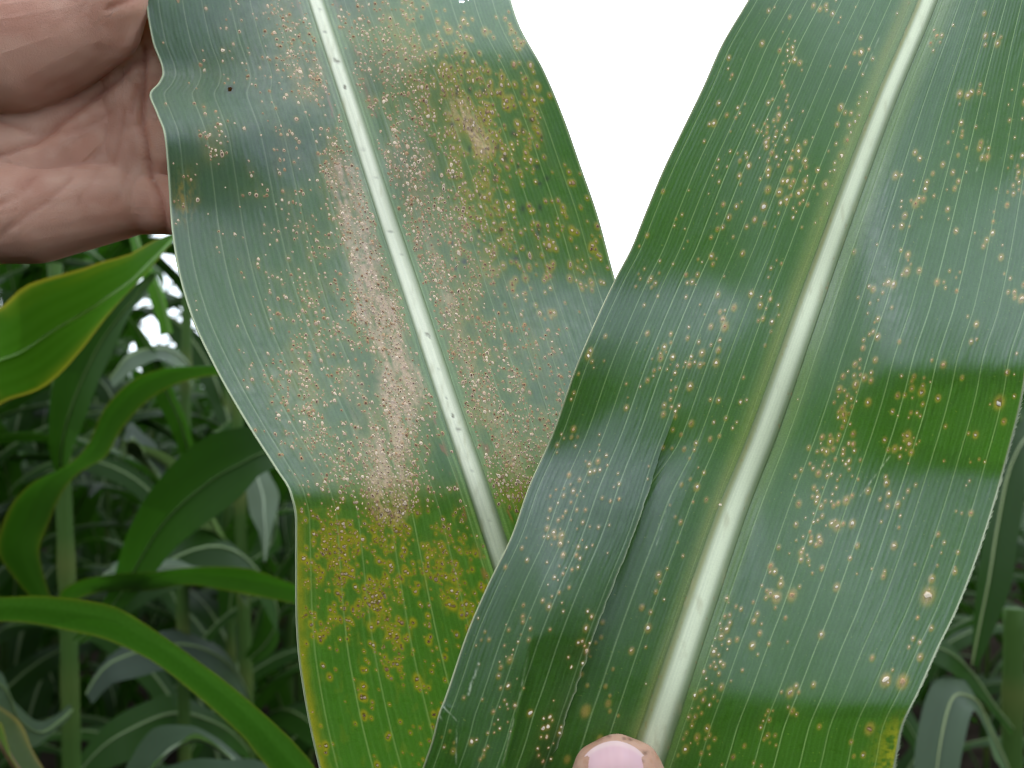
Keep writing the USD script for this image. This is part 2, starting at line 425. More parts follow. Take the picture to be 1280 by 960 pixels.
    col = mixc(col, np.array([.16, .22, .10]), maj[None] * .6)
    # pale-lined zone along the midrib
    lines = .5 + .5 * np.sin(ax * 1.15 + np.where(X > M1(Y), 0, 1.3))
    col = mixc(col, np.array([.17, .25, .10]), sstep(-ax, -30, -8) * (.35 + .55 * lines))
    col = mixc(col, np.array([.17, .085, .03]), np.exp(-((ax - 26) / 4) ** 2) * sstep(n2(ax / 4, Y / 16, 41, 2), .56, .72) * .8)
    blot = sstep(n2(X / 7, Y / 13, 35, 3), .56, .70) * sstep(Y, 600, 660) * (.25 + .75 * sstep(s, .05, .5))
    col = mixc(col, np.array([.22, .17, .012]), blot * .32)
    # margin
    em = np.minimum(edge, R1(Y) - X)
    col = mixc(col, np.array([.30, .36, .22]), sstep(-em, -2.4, -.6) * .7)
    # black specks
    for k in range(34):
        x, y = rng.uniform(560, 690), rng.uniform(110, 340)
        col = mixc(col, np.array([.012, .014, .012]), .75 * np.exp(-((X - x) / rng.uniform(1.5, 4)) ** 2 - ((Y - y) / rng.uniform(2, 5)) ** 2))
    rough = n2((X - M1(Y)) / 9, Y / 30, 51, 2) - .5
    disp = .055 * groove[None] - .05 * maj[None] + .22 * rough + .10 * h + .12 * t * n2(X / 2.4, Y / 2.4, 52, 1)
    D = depth1(X, Y) - disp * .001
    V = at(X, Y, D).reshape(-1, 3)
    fx, fy = (X[:-1, :-1] + X[1:, 1:]) / 2, (Y[:-1, :-1] + Y[1:, 1:]) / 2
    hole = ((fx - 287.5) / 2.6) ** 2 + ((fy - 111.5) / 3.1) ** 2 < 1
    hole |= (np.abs(fx - 602) < 33) & (np.abs(fy - 1.5 - (fx - 602) * .06) < 3.2) & (n2(fx / 3.4, fy / 2.2, 57, 2) > .68)
    col = mixc(col, np.array([.03, .02, .012]), np.exp(-(((X - 287.5) / 4) ** 2 + ((Y - 111.5) / 4.4) ** 2)))
    obj('blade', V, grid_faces(len(ys), len(u), hole), 'corn_leaf_look', root, col.reshape(-1, 3))
    pv, pf, pc = pustules([(x, y, r) for (x, y), r in zip(c, rad)], depth1, ANG1, [(.56, .43, .32), (.48, .35, .25), (.64, .51, .39), (.40, .27, .17), (.54, .39, .29), (.36, .22, .13)], (.26, .18, .07))
    obj('rust_pustules', pv, pf, 'pustule_look', root, pc, kind='stuff')
    # midrib
    k = 25
    s_ = np.linspace(-1, 1, k)
    yr = rows_for(-256, 1190, 2.6)
    half = np.interp(yr, [-256, 0, 300, 700, 1200], [6.5, 8.5, 10.2, 12, 16])[:, None]
    Xm = M1(yr)[:, None] + s_[None] * half * 1.25
    Ym = np.repeat(yr[:, None], k, 1)
    bulge = (np.cos(s_ * np.pi / 2) ** 1.4)[None] * half * .000055 - .0002 * (np.abs(s_) > .97)
    bulge = bulge + .00004 * np.sin(s_ * 9 + 1)[None]
    prof = np.interp(s_, [-1, -.8, -.62, -.35, 0, .3, .55, .78, 1], [0, .25, .8, 1, .95, .85, .55, .22, 0])
    cm = mixc(np.ones(Xm.shape + (1,)) * np.array([.10, .16, .055]), np.array([.80, .80, .64]), prof[None] * (.80 + .36 * n2(s_[None] * 9 + 0 * Ym, Ym / 150, 61, 2)))
    cm = mixc(cm, np.array([.36, .34, .17]), sstep(n2(Xm / 7, Ym / 22, 62, 3), .55, .8) * .4)
    for x, y, a, b_, w in ((422, 77, 3, 2.2, .8), (431, 109, 2, 2.6, .95), (418, 75, 2, 2, .7), (454, 187, 4, 1.3, .5), (470, 222, 3, 1, .3), (488, 290, 4, 1.4, .5), (534, 418, 3, 1.8, .8), (537, 421, 1.2, 2, .7), (548, 462, 2, 1.3, .35), (566, 520, 1.6, 2.4, .95), (573, 537, 3.4, 2.2, .6), (590, 589, 2.6, 1.4, .3), (400, 12, 2, 2, .4), (406, 40, 2.5, 1.5, .5), (502, 318, 2.5, 1.2, .3), (558, 497, 1.5, 1.5, .5), (612, 650, 3, 1.5, .3)):
        g_ = np.exp(-(((Xm - x) / a) ** 2 + ((Ym - y) / b_) ** 2) ** 1.5)
        cm = mixc(cm, np.array([.06, .045, .02]), g_ * w)
        bulge = bulge - .0003 * w * g_
    Dm = depth1(M1(Ym), Ym) * .0 + depth1(Xm, Ym) - .00012 - bulge
    obj('midrib', at(Xm, Ym, Dm).reshape(-1, 3), grid_faces(len(yr), k), 'midrib_look', root, cm.reshape(-1, 3))
    # margins
    for cu, w in ((L1, .00030), (R1, .00018)):
        yr = np.arange(-250, 1190, 3.0)
        x = cu(yr)
        v, f = tube(at(x, yr, depth1(x, yr)), w * (.85 + .3 * n2(yr / 20, yr * 0, 71)), 5)
        obj('margin', v, f, 'midrib_look', root, np.ones((len(v), 1)) * np.array([.42, .46, .30]))
    return root


build_leaf_one()

# ================================================================== leaf two: fewer spots, torn, in front
L2 = curve([(1190, -200), (1060, -160), (985, -90), (936, 0), (902, 58), (880, 108), (851, 168), (830, 212), (806, 270), (790, 310), (769, 350), (741, 410), (720, 460), (690, 545), (661, 610), (640, 670), (611, 730), (585, 790), (557, 872), (549, 893), (541, 925), (529, 960), (480, 1090), (440, 1220)])
M2 = curve([(1235, -200), (1160, 0), (1105, 130), (1055, 262), (1005, 400), (957, 535), (915, 640), (870, 770), (816, 930), (770, 1060), (720, 1220)])
R2 = curve([(1290, -200), (1375, -150), (1384, -90), (1350, 0), (1330, 200), (1305, 380), (1284, 450), (1278, 490), (1258, 572), (1226, 680), (1196, 760), (1171, 812), (1149, 862), (1126, 912), (1117, 960), (1080, 1060), (1030, 1220)])
ctl2 = [
    (880, 150, 50, 70, .08), (940, 60, 50, 40, .10), (850, 260, 60, 60, .04), (900, 300, 50, 40, .12), (1000, 60, 45, 60, .32), (1080, 30, 50, 60, .42), (1000, 160, 40, 60, .30), (960, 250, 40, 50, .20), (1050, 150, 30, 70, .28), (1020, 260, 26, 60, .22), (800, 340, 40, 20, .25),
    (800, 400, 60, 34, .62), (880, 390, 60, 34, .55), (960, 350, 30, 50, .22), (950, 440, 30, 50, .22), (870, 460, 60, 40, .34), (900, 530, 40, 50, .30), (940, 540, 20, 60, .15), (840, 560, 30, 40, .40), (860, 640, 40, 60, .46), (820, 760, 50, 80, .40), (780, 880, 50, 60, .36), (880, 620, 25, 40, .36),
    (725, 480, 30, 26, .02), (700, 530, 25, 26, .06), (760, 450, 40, 25, .30), (720, 600, 40, 40, .52), (680, 680, 50, 50, .62), (760, 600, 30, 60, .42), (640, 790, 40, 50, .62), (740, 700, 30, 60, .36), (590, 880, 30, 60, .60), (620, 900, 30, 50, .52), (680, 880, 25, 70, .02), (550, 930, 20, 25, .1), (700, 800, 24, 40, .14),
    (1180, 60, 50, 60, .42), (1260, 40, 50, 60, .12), (1230, 140, 40, 60, .16), (1170, 180, 34, 60, .48), (1280, 180, 40, 50, .3), (1200, 240, 40, 40, .32), (1120, 260, 34, 50, .55), (1270, 280, 60, 40, .68), (1180, 320, 50, 34, .60), (1240, 370, 80, 34, .80), (1100, 380, 50, 40, .55), (1150, 430, 60, 22, .45), (1250, 430, 60, 16, .48), (1060, 440, 30, 40, .45),
    (1200, 520, 90, 34, .02), (1110, 530, 60, 34, .10), (1040, 520, 40, 50, .40), (1260, 540, 60, 40, .0), (1030, 600, 50, 40, .46), (1100, 590, 50, 22, .3), (1180, 620, 80, 20, .68), (1100, 680, 80, 50, .66), (1200, 700, 60, 50, .66), (980, 700, 50, 60, .55), (1060, 780, 80, 50, .62), (1140, 800, 60, 40, .66), (950, 820, 60, 50, .52), (1050, 850, 70, 26, .60), (1120, 860, 60, 22, .5),
    (1020, 930, 80, 30, .02), (920, 930, 60, 40, .16), (1110, 930, 50, 30, .02), (860, 960, 40, 40, .25), (900, 1100, 200, 90, .2), (1150, -140, 200, 60, .4)]


def keel2(X, Y):
    return np.tanh((X - M2(Y)) / 60.0) * -0.12


depth2_flat = relief(ctl2, 0.262, 400, 1440, -220, 1260, keel2, sigma_scale=1.28)
UT = -0.452                                                    # the blade is torn along this vein
ANG2 = math.atan2(935, -345)


def tear_shift(u, y):
    """(shift in pixels, shift in depth) of the blade on both sides of the tear."""
    open_ = sstep(y, 545, 640)
    start = sstep(y, 505, 600)
    strip = u <= UT
    near = np.where(strip, np.exp(-((u - UT) / .17) ** 2), np.exp(-((u - UT) / .13) ** 2))
    dx = np.where(strip, 7 * open_ * near, -26 * open_ * near)
    dd = np.where(strip, -.0026 * open_ * (.25 + .75 * near), .0042 * start * near)
    return dx, dd


def xy2(u, y):
    xl, xm, xr = L2(y), M2(y), R2(y)
    x = np.where(u < 0, xm + u * (xm - xl), xm + u * (xr - xm))
    dx, dd = tear_shift(u, y)
    # second small fold inside the strip: its inner third leans away below y = 790
    return x + dx, dd


def depth2(px, py):
    px, py = np.asarray(px, float), np.asarray(py, float)
    xm = M2(py)
    u = np.where(px < xm, (px - xm) / (xm - L2(py)), (px - xm) / (R2(py) - xm))
    tear_x = xm + UT * (xm - L2(py)) + 7 * sstep(py, 545, 640)
    on_strip = px <= tear_x
    uu = np.where(on_strip, np.minimum(u, UT), np.maximum(u, UT + 1e-4))
    return depth2_flat(px, py) + tear_shift(uu, py)[1]


def build_leaf_two():
    root = thing('corn_leaf', 'green held corn leaf with scattered pale spots and a torn left strip, broad white midrib', 'corn leaf')
    ys = rows_for(-195, 1215)
    us = np.linspace(-1, UT, 120)
    um = np.linspace(UT, 0, 100)[1:]
    ur = np.linspace(0, 1, 235)[1:]
    u = np.r_[us, um, ur]
    kt = len(us) - 1
    Y = np.repeat(ys[:, None], len(u), 1)
    U = np.repeat(u[None], len(ys), 0)
    X, dd = xy2(U, Y)
    # ragged torn edges
    rag = (n2(ys / 9, ys * 0, 81) - .5) * 5 * sstep(ys, 560, 640)
    for j in range(5):
        X[:, kt - j] += rag * (1 - j / 5)
    off, shape = (420, -20), (1010, 960)
    segs = [(1000, 10, 985, 100, 12), (990, 50, 965, 190, 34), (960, 30, 950, 44, 3), (910, 80, 895, 110, 5), (935, 100, 910, 190, 9), (905, 195, 885, 225, 6), (860, 262, 835, 300, 8), (832, 335, 802, 362, 14), (875, 330, 860, 360, 12), (900, 290, 880, 340, 9), (970, 130, 955, 260, 34), (1000, 150, 985, 240, 16), (1010, 200, 985, 285, 24), (1040, 200, 1025, 300, 18), (1072, 130, 1032, 275, 22), (1092, 105, 1085, 130, 7), (1070, 48, 1078, 62, 5), (1045, 5, 1020, 25, 6),
            (1190, 15, 1160, 70, 6), (1220, 35, 1235, 60, 4), (1222, 115, 1195, 180, 14), (1225, 175, 1240, 186, 8), (1170, 215, 1130, 270, 22), (1210, 200, 1180, 260, 10), (1265, 110, 1275, 130, 4), (1279, 190, 1240, 300, 28), (1145, 330, 1115, 342, 9), (1180, 340, 1222, 420, 14), (1255, 330, 1270, 352, 5), (1100, 340, 1080, 460, 26), (1075, 465, 1055, 520, 16), (1062, 500, 1010, 600, 64), (1062, 555, 1040, 650, 42), (1025, 620, 1003, 705, 44), (1150, 465, 1135, 520, 20), (1142, 520, 1125, 580, 22), (1250, 480, 1255, 510, 3), (1237, 568, 1222, 590, 6), (1110, 600, 1128, 645, 18),
            (980, 700, 950, 760, 14), (912, 757, 884, 838, 48), (962, 730, 948, 800, 14), (900, 830, 850, 930, 44), (1000, 868, 975, 890, 10), (965, 895, 940, 945, 12), (885, 920, 872, 950, 9), (1105, 848, 1130, 856, 3), (1060, 690, 1125, 725, 6), (1170, 660, 1200, 760, 12), (1140, 790, 1165, 850, 8),
            (830, 425, 822, 465, 20), (862, 428, 850, 470, 12), (845, 480, 835, 522, 14), (915, 385, 870, 445, 12), (968, 330, 948, 405, 18), (985, 385, 972, 412, 7), (930, 490, 890, 560, 9), (870, 560, 848, 605, 7), (930, 180, 900, 280, 12), (860, 680, 800, 780, 8), (800, 820, 740, 920, 8),
            (742, 415, 728, 462, 9), (728, 495, 702, 565, 12), (760, 550, 700, 650, 34), (715, 600, 685, 690, 40), (730, 660, 690, 760, 40), (768, 600, 760, 660, 7), (660, 770, 625, 850, 24), (645, 865, 600, 945, 34), (740, 780, 715, 850, 20), (690, 880, 670, 950, 14), (620, 760, 600, 820, 8), (575, 880, 560, 940, 6)]
    spots = []
    for x0, y0, x1, y1, n in segs:
        for _ in range(int(n * .95 + .5)):
            t = rng.uniform()
            spots.append((x0 + (x1 - x0) * t + rng.normal(0, 9), y0 + (y1 - y0) * t + rng.normal(0, 13)))
    for _ in range(260):
        y = rng.uniform(0, 960)
        spots.append((rng.uniform(L2(y) + 8, min(R2(y), 1290) - 6), y))
    c = thin(np.array(spots), 5.2)
    c = c[(np.abs(c[:, 0] - M2(c[:, 1])) > 21 + c[:, 1] * .012) & (c[:, 0] > L2(c[:, 1]) + 4) & (c[:, 0] < R2(c[:, 1]) - 4)]
    rad = rng.gamma(8, .225, len(c)).clip(1.0, 3.2) * np.where(c[:, 0] < M2(c[:, 1]) - 130 - .1 * (c[:, 1] - 500), .82, 1.0)
    big = np.array([(1160, 745, 6), (1107, 850, 4.5), (1128, 852, 5), (1087, 911, 4.5), (1249, 503, 4.5), (990, 744, 4), (971, 747, 4.2), (900, 632, 4.5), (732, 889, 4.2)])
    c = np.vstack([c, big[:, :2]]); rad = np.r_[rad, big[:, 2]]
    print('spots on leaf two', len(c))
    greenish = np.array([[1200, 520], [1140, 540], [870, 250], [1030, 600], [960, 200]])
    hr = rad * rng.uniform(1.1, 1.6, len(c))
    H = paint([(x, y, r, rng.uniform(.5, .9)) for (x, y), r in zip(c, hr)], shape, off, ANG2)
    Bn = paint([(x, y, r * 1.22, .85) for (x, y), r in zip(c, rad)], shape, off, ANG2)
    soft = gaussian_filter(H, 6)
    h, bn, s = sample(H, X, Y, off), sample(Bn, X, Y, off), sample(soft, X, Y, off)
    xm = M2(Y)
    ac = X - xm
    maj, fine, groove = vein_pattern(len(u), np.r_[us * 262, um * 262, ur * 262], 25, 5.0, 12)
    col = np.ones(X.shape + (1,)) * GREEN
    col = col * (0.84 + .32 * n2(ac / 60, Y / 90, 121))[..., None] * (0.88 + .24 * n2(U * 90, Y / 150, 122, 2))[..., None]
    col = mixc(col, np.array([.05, .11, .03]), fine[None] * .45)
    col = mixc(col, np.array([.10, .14, .02]), np.clip(s * .8, 0, .5))
    col = mixc(col, np.array([.19, .27, .13]), maj[None] * .75)
    col = mixc(col, np.array([.27, .235, .03]), h * .75)
    col = mixc(col, np.array([.29, .18, .06]), bn * .55)
    # tiny yellow flecks
    fl = n2(X / 2.1, Y / 2.1, 125, 1)
    col = mixc(col, np.array([.15, .19, .04]), sstep(fl, .80, .92) * .55)
    corner = np.exp(-((X - R2(Y)) / 22) ** 2) * sstep(Y, 880, 930)
    col = mixc(col, np.array([.24, .22, .02]), corner * sstep(n2(X / 5, Y / 5, 127, 2), .3, .65) * .9)
    soften = 1 - sstep(np.abs(ac), 20, 46)
    col = mixc(col, np.array([.11, .17, .055]), soften * .7)
    col = mixc(col, np.array([.19, .17, .03]), np.exp(-((ac + 24) / 7) ** 2) * .25 * n2(ac / 9, Y / 60, 129) * 1.6)
    em = np.minimum(X - L2(Y), R2(Y) - X)
    col = mixc(col, np.array([.30, .36, .22]), sstep(-em, -2.2, -.6) * .6)
    torn = np.exp(-((U - UT) * 262 / 1.6) ** 2) * sstep(Y, 590, 640)
    col = mixc(col, np.array([.32, .36, .24]), torn * .75)
    # scratches and a scuffed patch on the strip
    for x0, y0, x1, y1, w, k in ((598, 830, 585, 868, 1.6, .7), (571, 908, 570, 955, .9, .45), (549, 878, 572, 902, .9, .6), (552, 900, 545, 885, 1.2, .5), (660, 815, 650, 868, .8, .45), (650, 868, 628, 958, .8, .5), (838, 620, 818, 690, .8, .2), (1075, 620, 1120, 560, .8, .35), (1235, 175, 1220, 215, .9, .4), (1100, 45, 1080, 90, .9, .2)):
        col = mixc(col, np.array([.33, .38, .28]), seg_field(X, Y, [(x0, y0, x1, y1, w, k)]) * 1.9 * sstep(n2(X / 4, Y / 7, 131, 2), .3, .75))
    rough = n2(ac / 9, Y / 34, 151, 2) - .5
    # folds in the strip: the part right of a crease leans away
    crease = np.interp(ys, [780, 815, 868, 960, 1215], [672, 660, 650, 628, 560])[:, None]
    fold = sstep(X, crease - 2, crease + 3) * (U <= UT) * sstep(Y, 790, 830)
    disp = .048 * groove[None] - .05 * maj[None] + .20 * rough + .12 * h + .35 * np.exp(-(((X - 556) / 9) ** 2 + ((Y - 886) / 8) ** 2)) * n2(X / 3, Y / 3, 133, 2)
    D = depth2_flat(X, Y) + dd - disp * .001 + fold * (.0009 + .00003 * np.clip(Y - 790, 0, 200))
    skip = np.zeros((len(ys) - 1, len(u) - 1), bool)
    skip[ys[:-1] > 575, kt] = True
    obj('blade', at(X, Y, D).reshape(-1, 3), grid_faces(len(ys), len(u), skip), 'corn_leaf_look', root, col.reshape(-1, 3))
    global CROWN_PALE, SLIT
    CROWN_PALE, SLIT = .92, .06
    dfun = lambda x, y: depth2(x, y)
    pv, pf, pc = pustules([(x, y, r) for (x, y), r in zip(c, rad * .82)], dfun, ANG2, [(.66, .55, .42), (.72, .62, .50), (.58, .44, .30), (.76, .68, .57), (.46, .29, .16)], (.34, .22, .08), hgt=.12)
    obj('rust_spots', pv, pf, 'pustule_look', root, pc, kind='stuff')
    # midrib
    k = 31
    s_ = np.linspace(-1, 1, k)
    yr = rows_for(-195, 1215, 2.6)
    half = np.interp(yr, [-200, 0, 300, 600, 950, 1220], [10, 13.5, 16.5, 20, 24, 28])[:, None]
    Xm = M2(yr)[:, None] + s_[None] * half
    Ym = np.repeat(yr[:, None], k, 1)
    bulge = (np.cos(s_ * np.pi / 2) ** 1.2)[None] * half * .000034
    prof = np.interp(s_, [-1, -.72, -.5, -.3, 0, .3, .5, .72, 1], [0, .22, .6, .95, 1, .95, .6, .2, 0])
    cm = mixc(np.ones(Xm.shape + (1,)) * np.array([.085, .145, .045]), np.array([.74, .78, .58]), prof[None] * (.80 + .34 * n2(s_[None] * 13 + 0 * Ym, Ym / 260, 161, 2)))
    cm = mixc(cm, np.array([.36, .33, .17]), sstep(n2(Xm / 9, Ym / 26, 162, 3), .56, .8) * .35)
    cm = mixc(cm, np.array([.24, .13, .05]), sstep(n2(Xm / 2.5, Ym / 6, 164, 2), .68, .8) * .6 * sstep(np.abs(s_), .3, .8)[None])
    bulge = bulge + .00006 * (n2(s_[None] * 13 + 0 * Ym, Ym / 260, 161, 2) - .5) * (np.abs(s_) < .9)
    cm = mixc(cm, np.array([.30, .27, .06]), (np.exp(-((s_ + .72) / .16) ** 2)[None] * .55 * n2(Xm / 30, Ym / 70, 163) * 1.3))
    obj('midrib', at(Xm, Ym, depth2(Xm, Ym) - .0001 - bulge + .0004 * (np.abs(s_) > .98)[None]).reshape(-1, 3), grid_faces(len(yr), k), 'midrib_look', root, cm.reshape(-1, 3))
    yr = np.arange(-190, 1215, 3.0)
    x = L2(yr)
    v, f = tube(at(x, yr, depth2_flat(x, yr) + tear_shift(np.full_like(yr, -1.0), yr)[1]), .00020, 5)
    obj('margin', v, f, 'midrib_look', root, np.ones((len(v), 1)) * np.array([.40, .42, .26]))
    x = R2(yr)
    parts = [tube(at(x, yr, depth2_flat(x, yr)), .00022, 5)]
    for _ in range(520):                                       # short hairs of the margin
        y = rng.uniform(430, 980)
        x0 = float(R2(y)); d = float(depth2_flat(np.array([x0]), np.array([y]))[0])
        ln = rng.uniform(2, 5)
        parts.append(tube(at(np.array([x0, x0 + ln * .5, x0 + ln]), np.array([y, y - ln * .5, y - ln * rng.uniform(.6, 1.3)]), d), [.00008, .00006, .00002], 3))
    v, f = join(parts)
    obj('margin', v, f, 'midrib_look', root, np.ones((len(v), 1)) * np.array([.40, .44, .30]))
    return root


build_leaf_two()

# ================================================================== hands
def hull_chain(joints):
    out = []
    for (p0, r0), (p1, r1) in zip(joints[:-1], joints[1:]):
        sp = [manifold3d.Manifold.sphere(r, 28).translate(tuple(map(float, p))) for p, r in ((p0, r0), (p1, r1))]
        out.append(manifold3d.Manifold.batch_hull(sp))
    return out


def blob(pts):
    return manifold3d.Manifold.batch_hull([manifold3d.Manifold.sphere(r, 32).translate(tuple(map(float, p))) for p, r in pts])


def flesh(pieces, length, smooth_n):
    m = manifold3d.Manifold.batch_boolean(pieces, manifold3d.OpType.Add).refine_to_length(length)
    mm = m.to_mesh()
    t = trimesh.Trimesh(mm.vert_properties[:, :3], mm.tri_verts, process=True)
    trimesh.smoothing.filter_taubin(t, .5, .52, iterations=smooth_n)
    return t


def J(px, py, d, r):
    return (at(px, py, d), r)


def build_open_hand():
    root = thing('hand', 'open palm with deep creases, its fingers behind the rust-crowded leaf', 'hand')
    wr = [J(-300, 110, .352, .024), J(-300, 215, .352, .022)]
    mcp = [J(160, 22, .353, .0125), J(172, 105, .355, .0125), J(174, 185, .355, .012), J(166, 252, .352, .0115)]
    pieces = [blob(wr + mcp[:2]), blob(wr + mcp[1:3]), blob(wr + mcp[2:]), blob([J(-300, 160, .352, .026), J(-700, 240, .37, .034), J(-300, 190, .352, .026)])]
    pieces += [blob([J(-190, 75, .344, .022), J(20, 58, .3395, .0245)]), blob([J(20, 58, .3395, .0245), J(118, 26, .335, .0155)]), blob([J(20, 178, .351, .0165), J(125, 165, .3535, .0148), J(60, 220, .349, .017)]), blob(mcp + [J(235, 30, .357, .0105), J(245, 110, .358, .0105), J(245, 190, .357, .0105), J(225, 254, .354, .0098)])]       # ball of the thumb
    pieces += [blob([J(-170, 262, .348, .019), J(40, 263, .3455, .0185)]), blob([J(40, 263, .3455, .0185), J(150, 250, .350, .0135)])]     # heel of the hand
    th = [J(118, 26, .335, .0155), J(138, -2, .330, .0122), J(150, -105, float(depth1(185, -105)) - .009, .0105), J(192, -180, float(depth1(192, -180)) - .0095, .0088)]
    pieces += hull_chain(th)
    F_ = [[(160, 22, .0125), (330, 15, .0098), (430, 5, .0086), (500, 0, .0075)], [(172, 105, .0125), (350, 100, .0102), (460, 95, .009), (540, 92, .0078)],
          [(174, 185, .012), (340, 192, .0096), (445, 195, .0085), (520, 198, .0075)], [(166, 252, .0115), (290, 262, .0086), (370, 270, .0076), (430, 274, .0068)]]
    for fg in F_:
        ch = []
        for k, (x, y, r) in enumerate(fg):
            d = .354 if k == 0 else max(float(depth1(x + np.array([-60, -60, -30, 0, 30, 0, 0, 0]), y + np.array([0, 20, 0, 0, 0, -25, 25, 40])).max()) + r + .004, .340 - .004 * k)
            ch.append(J(x, y, d, r))
        pieces += hull_chain(ch)
    t = flesh(pieces, .0016, 26)
    v, nrm = t.vertices.copy(), t.vertex_normals.copy()
    px, py = pixel(v)
    facing = np.clip(-nrm[:, 1], 0, 1)
    creases = [  # polyline, half width px, depth mm
        ([(-60, 205), (0, 193), (46, 177), (89, 142), (142, 103), (176, 72)], 5, 1.7), ([(-60, 140), (0, 152), (46, 165), (70, 162)], 5, .9), ([(70, 168), (110, 158), (140, 140)], 4, .6),
        ([(43, 222), (20, 245), (0, 255), (-40, 262)], 4, .6), ([(88, 224), (60, 250), (35, 266), (0, 294)], 4.5, .75), ([(156, 138), (150, 175), (143, 205)], 4, .6), ([(178, 78), (171, 110), (164, 140)], 4, .9),
        ([(180, 60), (178, 120), (178, 160), (184, 200), (193, 230), (204, 275), (211, 305)], 4, 2.2), ([(125, 205), (112, 232), (95, 255)], 4, .35), ([(60, 110), (100, 90), (150, 50)], 7, .35), ([(160, 215), (150, 240), (138, 255)], 5, .4), ([(135, 10), (150, 4), (170, -4)], 4, 1.4), ([(120, 60), (150, 66), (172, 58)], 5, .4)]
    dsp = np.zeros(len(v)); red = np.zeros(len(v))
    for pl, w, dep in creases:
        dist = np.full(len(v), 1e9)
        for (x0, y0), (x1, y1) in zip(pl[:-1], pl[1:]):
            tt = np.clip(((px - x0) * (x1 - x0) + (py - y0) * (y1 - y0)) / ((x1 - x0) ** 2 + (y1 - y0) ** 2), 0, 1)
            dist = np.minimum(dist, np.hypot(px - x0 - tt * (x1 - x0), py - y0 - tt * (y1 - y0)))
        dsp += dep * .7 * (-np.exp(-(dist / w) ** 2) + .26 * np.exp(-((dist - 3.2 * w) / (2.2 * w)) ** 2))
        red = np.maximum(red, min(dep, 1.2) / 1.2 * np.exp(-(dist / (w * .8)) ** 2))
    dsp += .5 * (meshkit.fbm(v * 95, 3, 3) - .5) * 2 + .10 * (n2(px / 5, (py - .3 * px) / 30, 15, 2) - .5) * 2
    fade = facing ** .5
    v += nrm * (dsp * fade * .001)[:, None]
    patch = meshkit.fbm(v * 60, 3, 8)
    col = mixc(np.ones((len(v), 1)) * np.array([.41, .225, .165]), np.array([.355, .17, .12]), sstep(patch, .35, .65))
    col = mixc(col, np.array([.44, .26, .195]), sstep(meshkit.fbm(v * 220, 2, 12), .5, .8) * .5)
    col = mixc(col, np.array([.24, .085, .05]), red * .6)
    obj('skin', v, t.faces, 'skin_look', root, col)


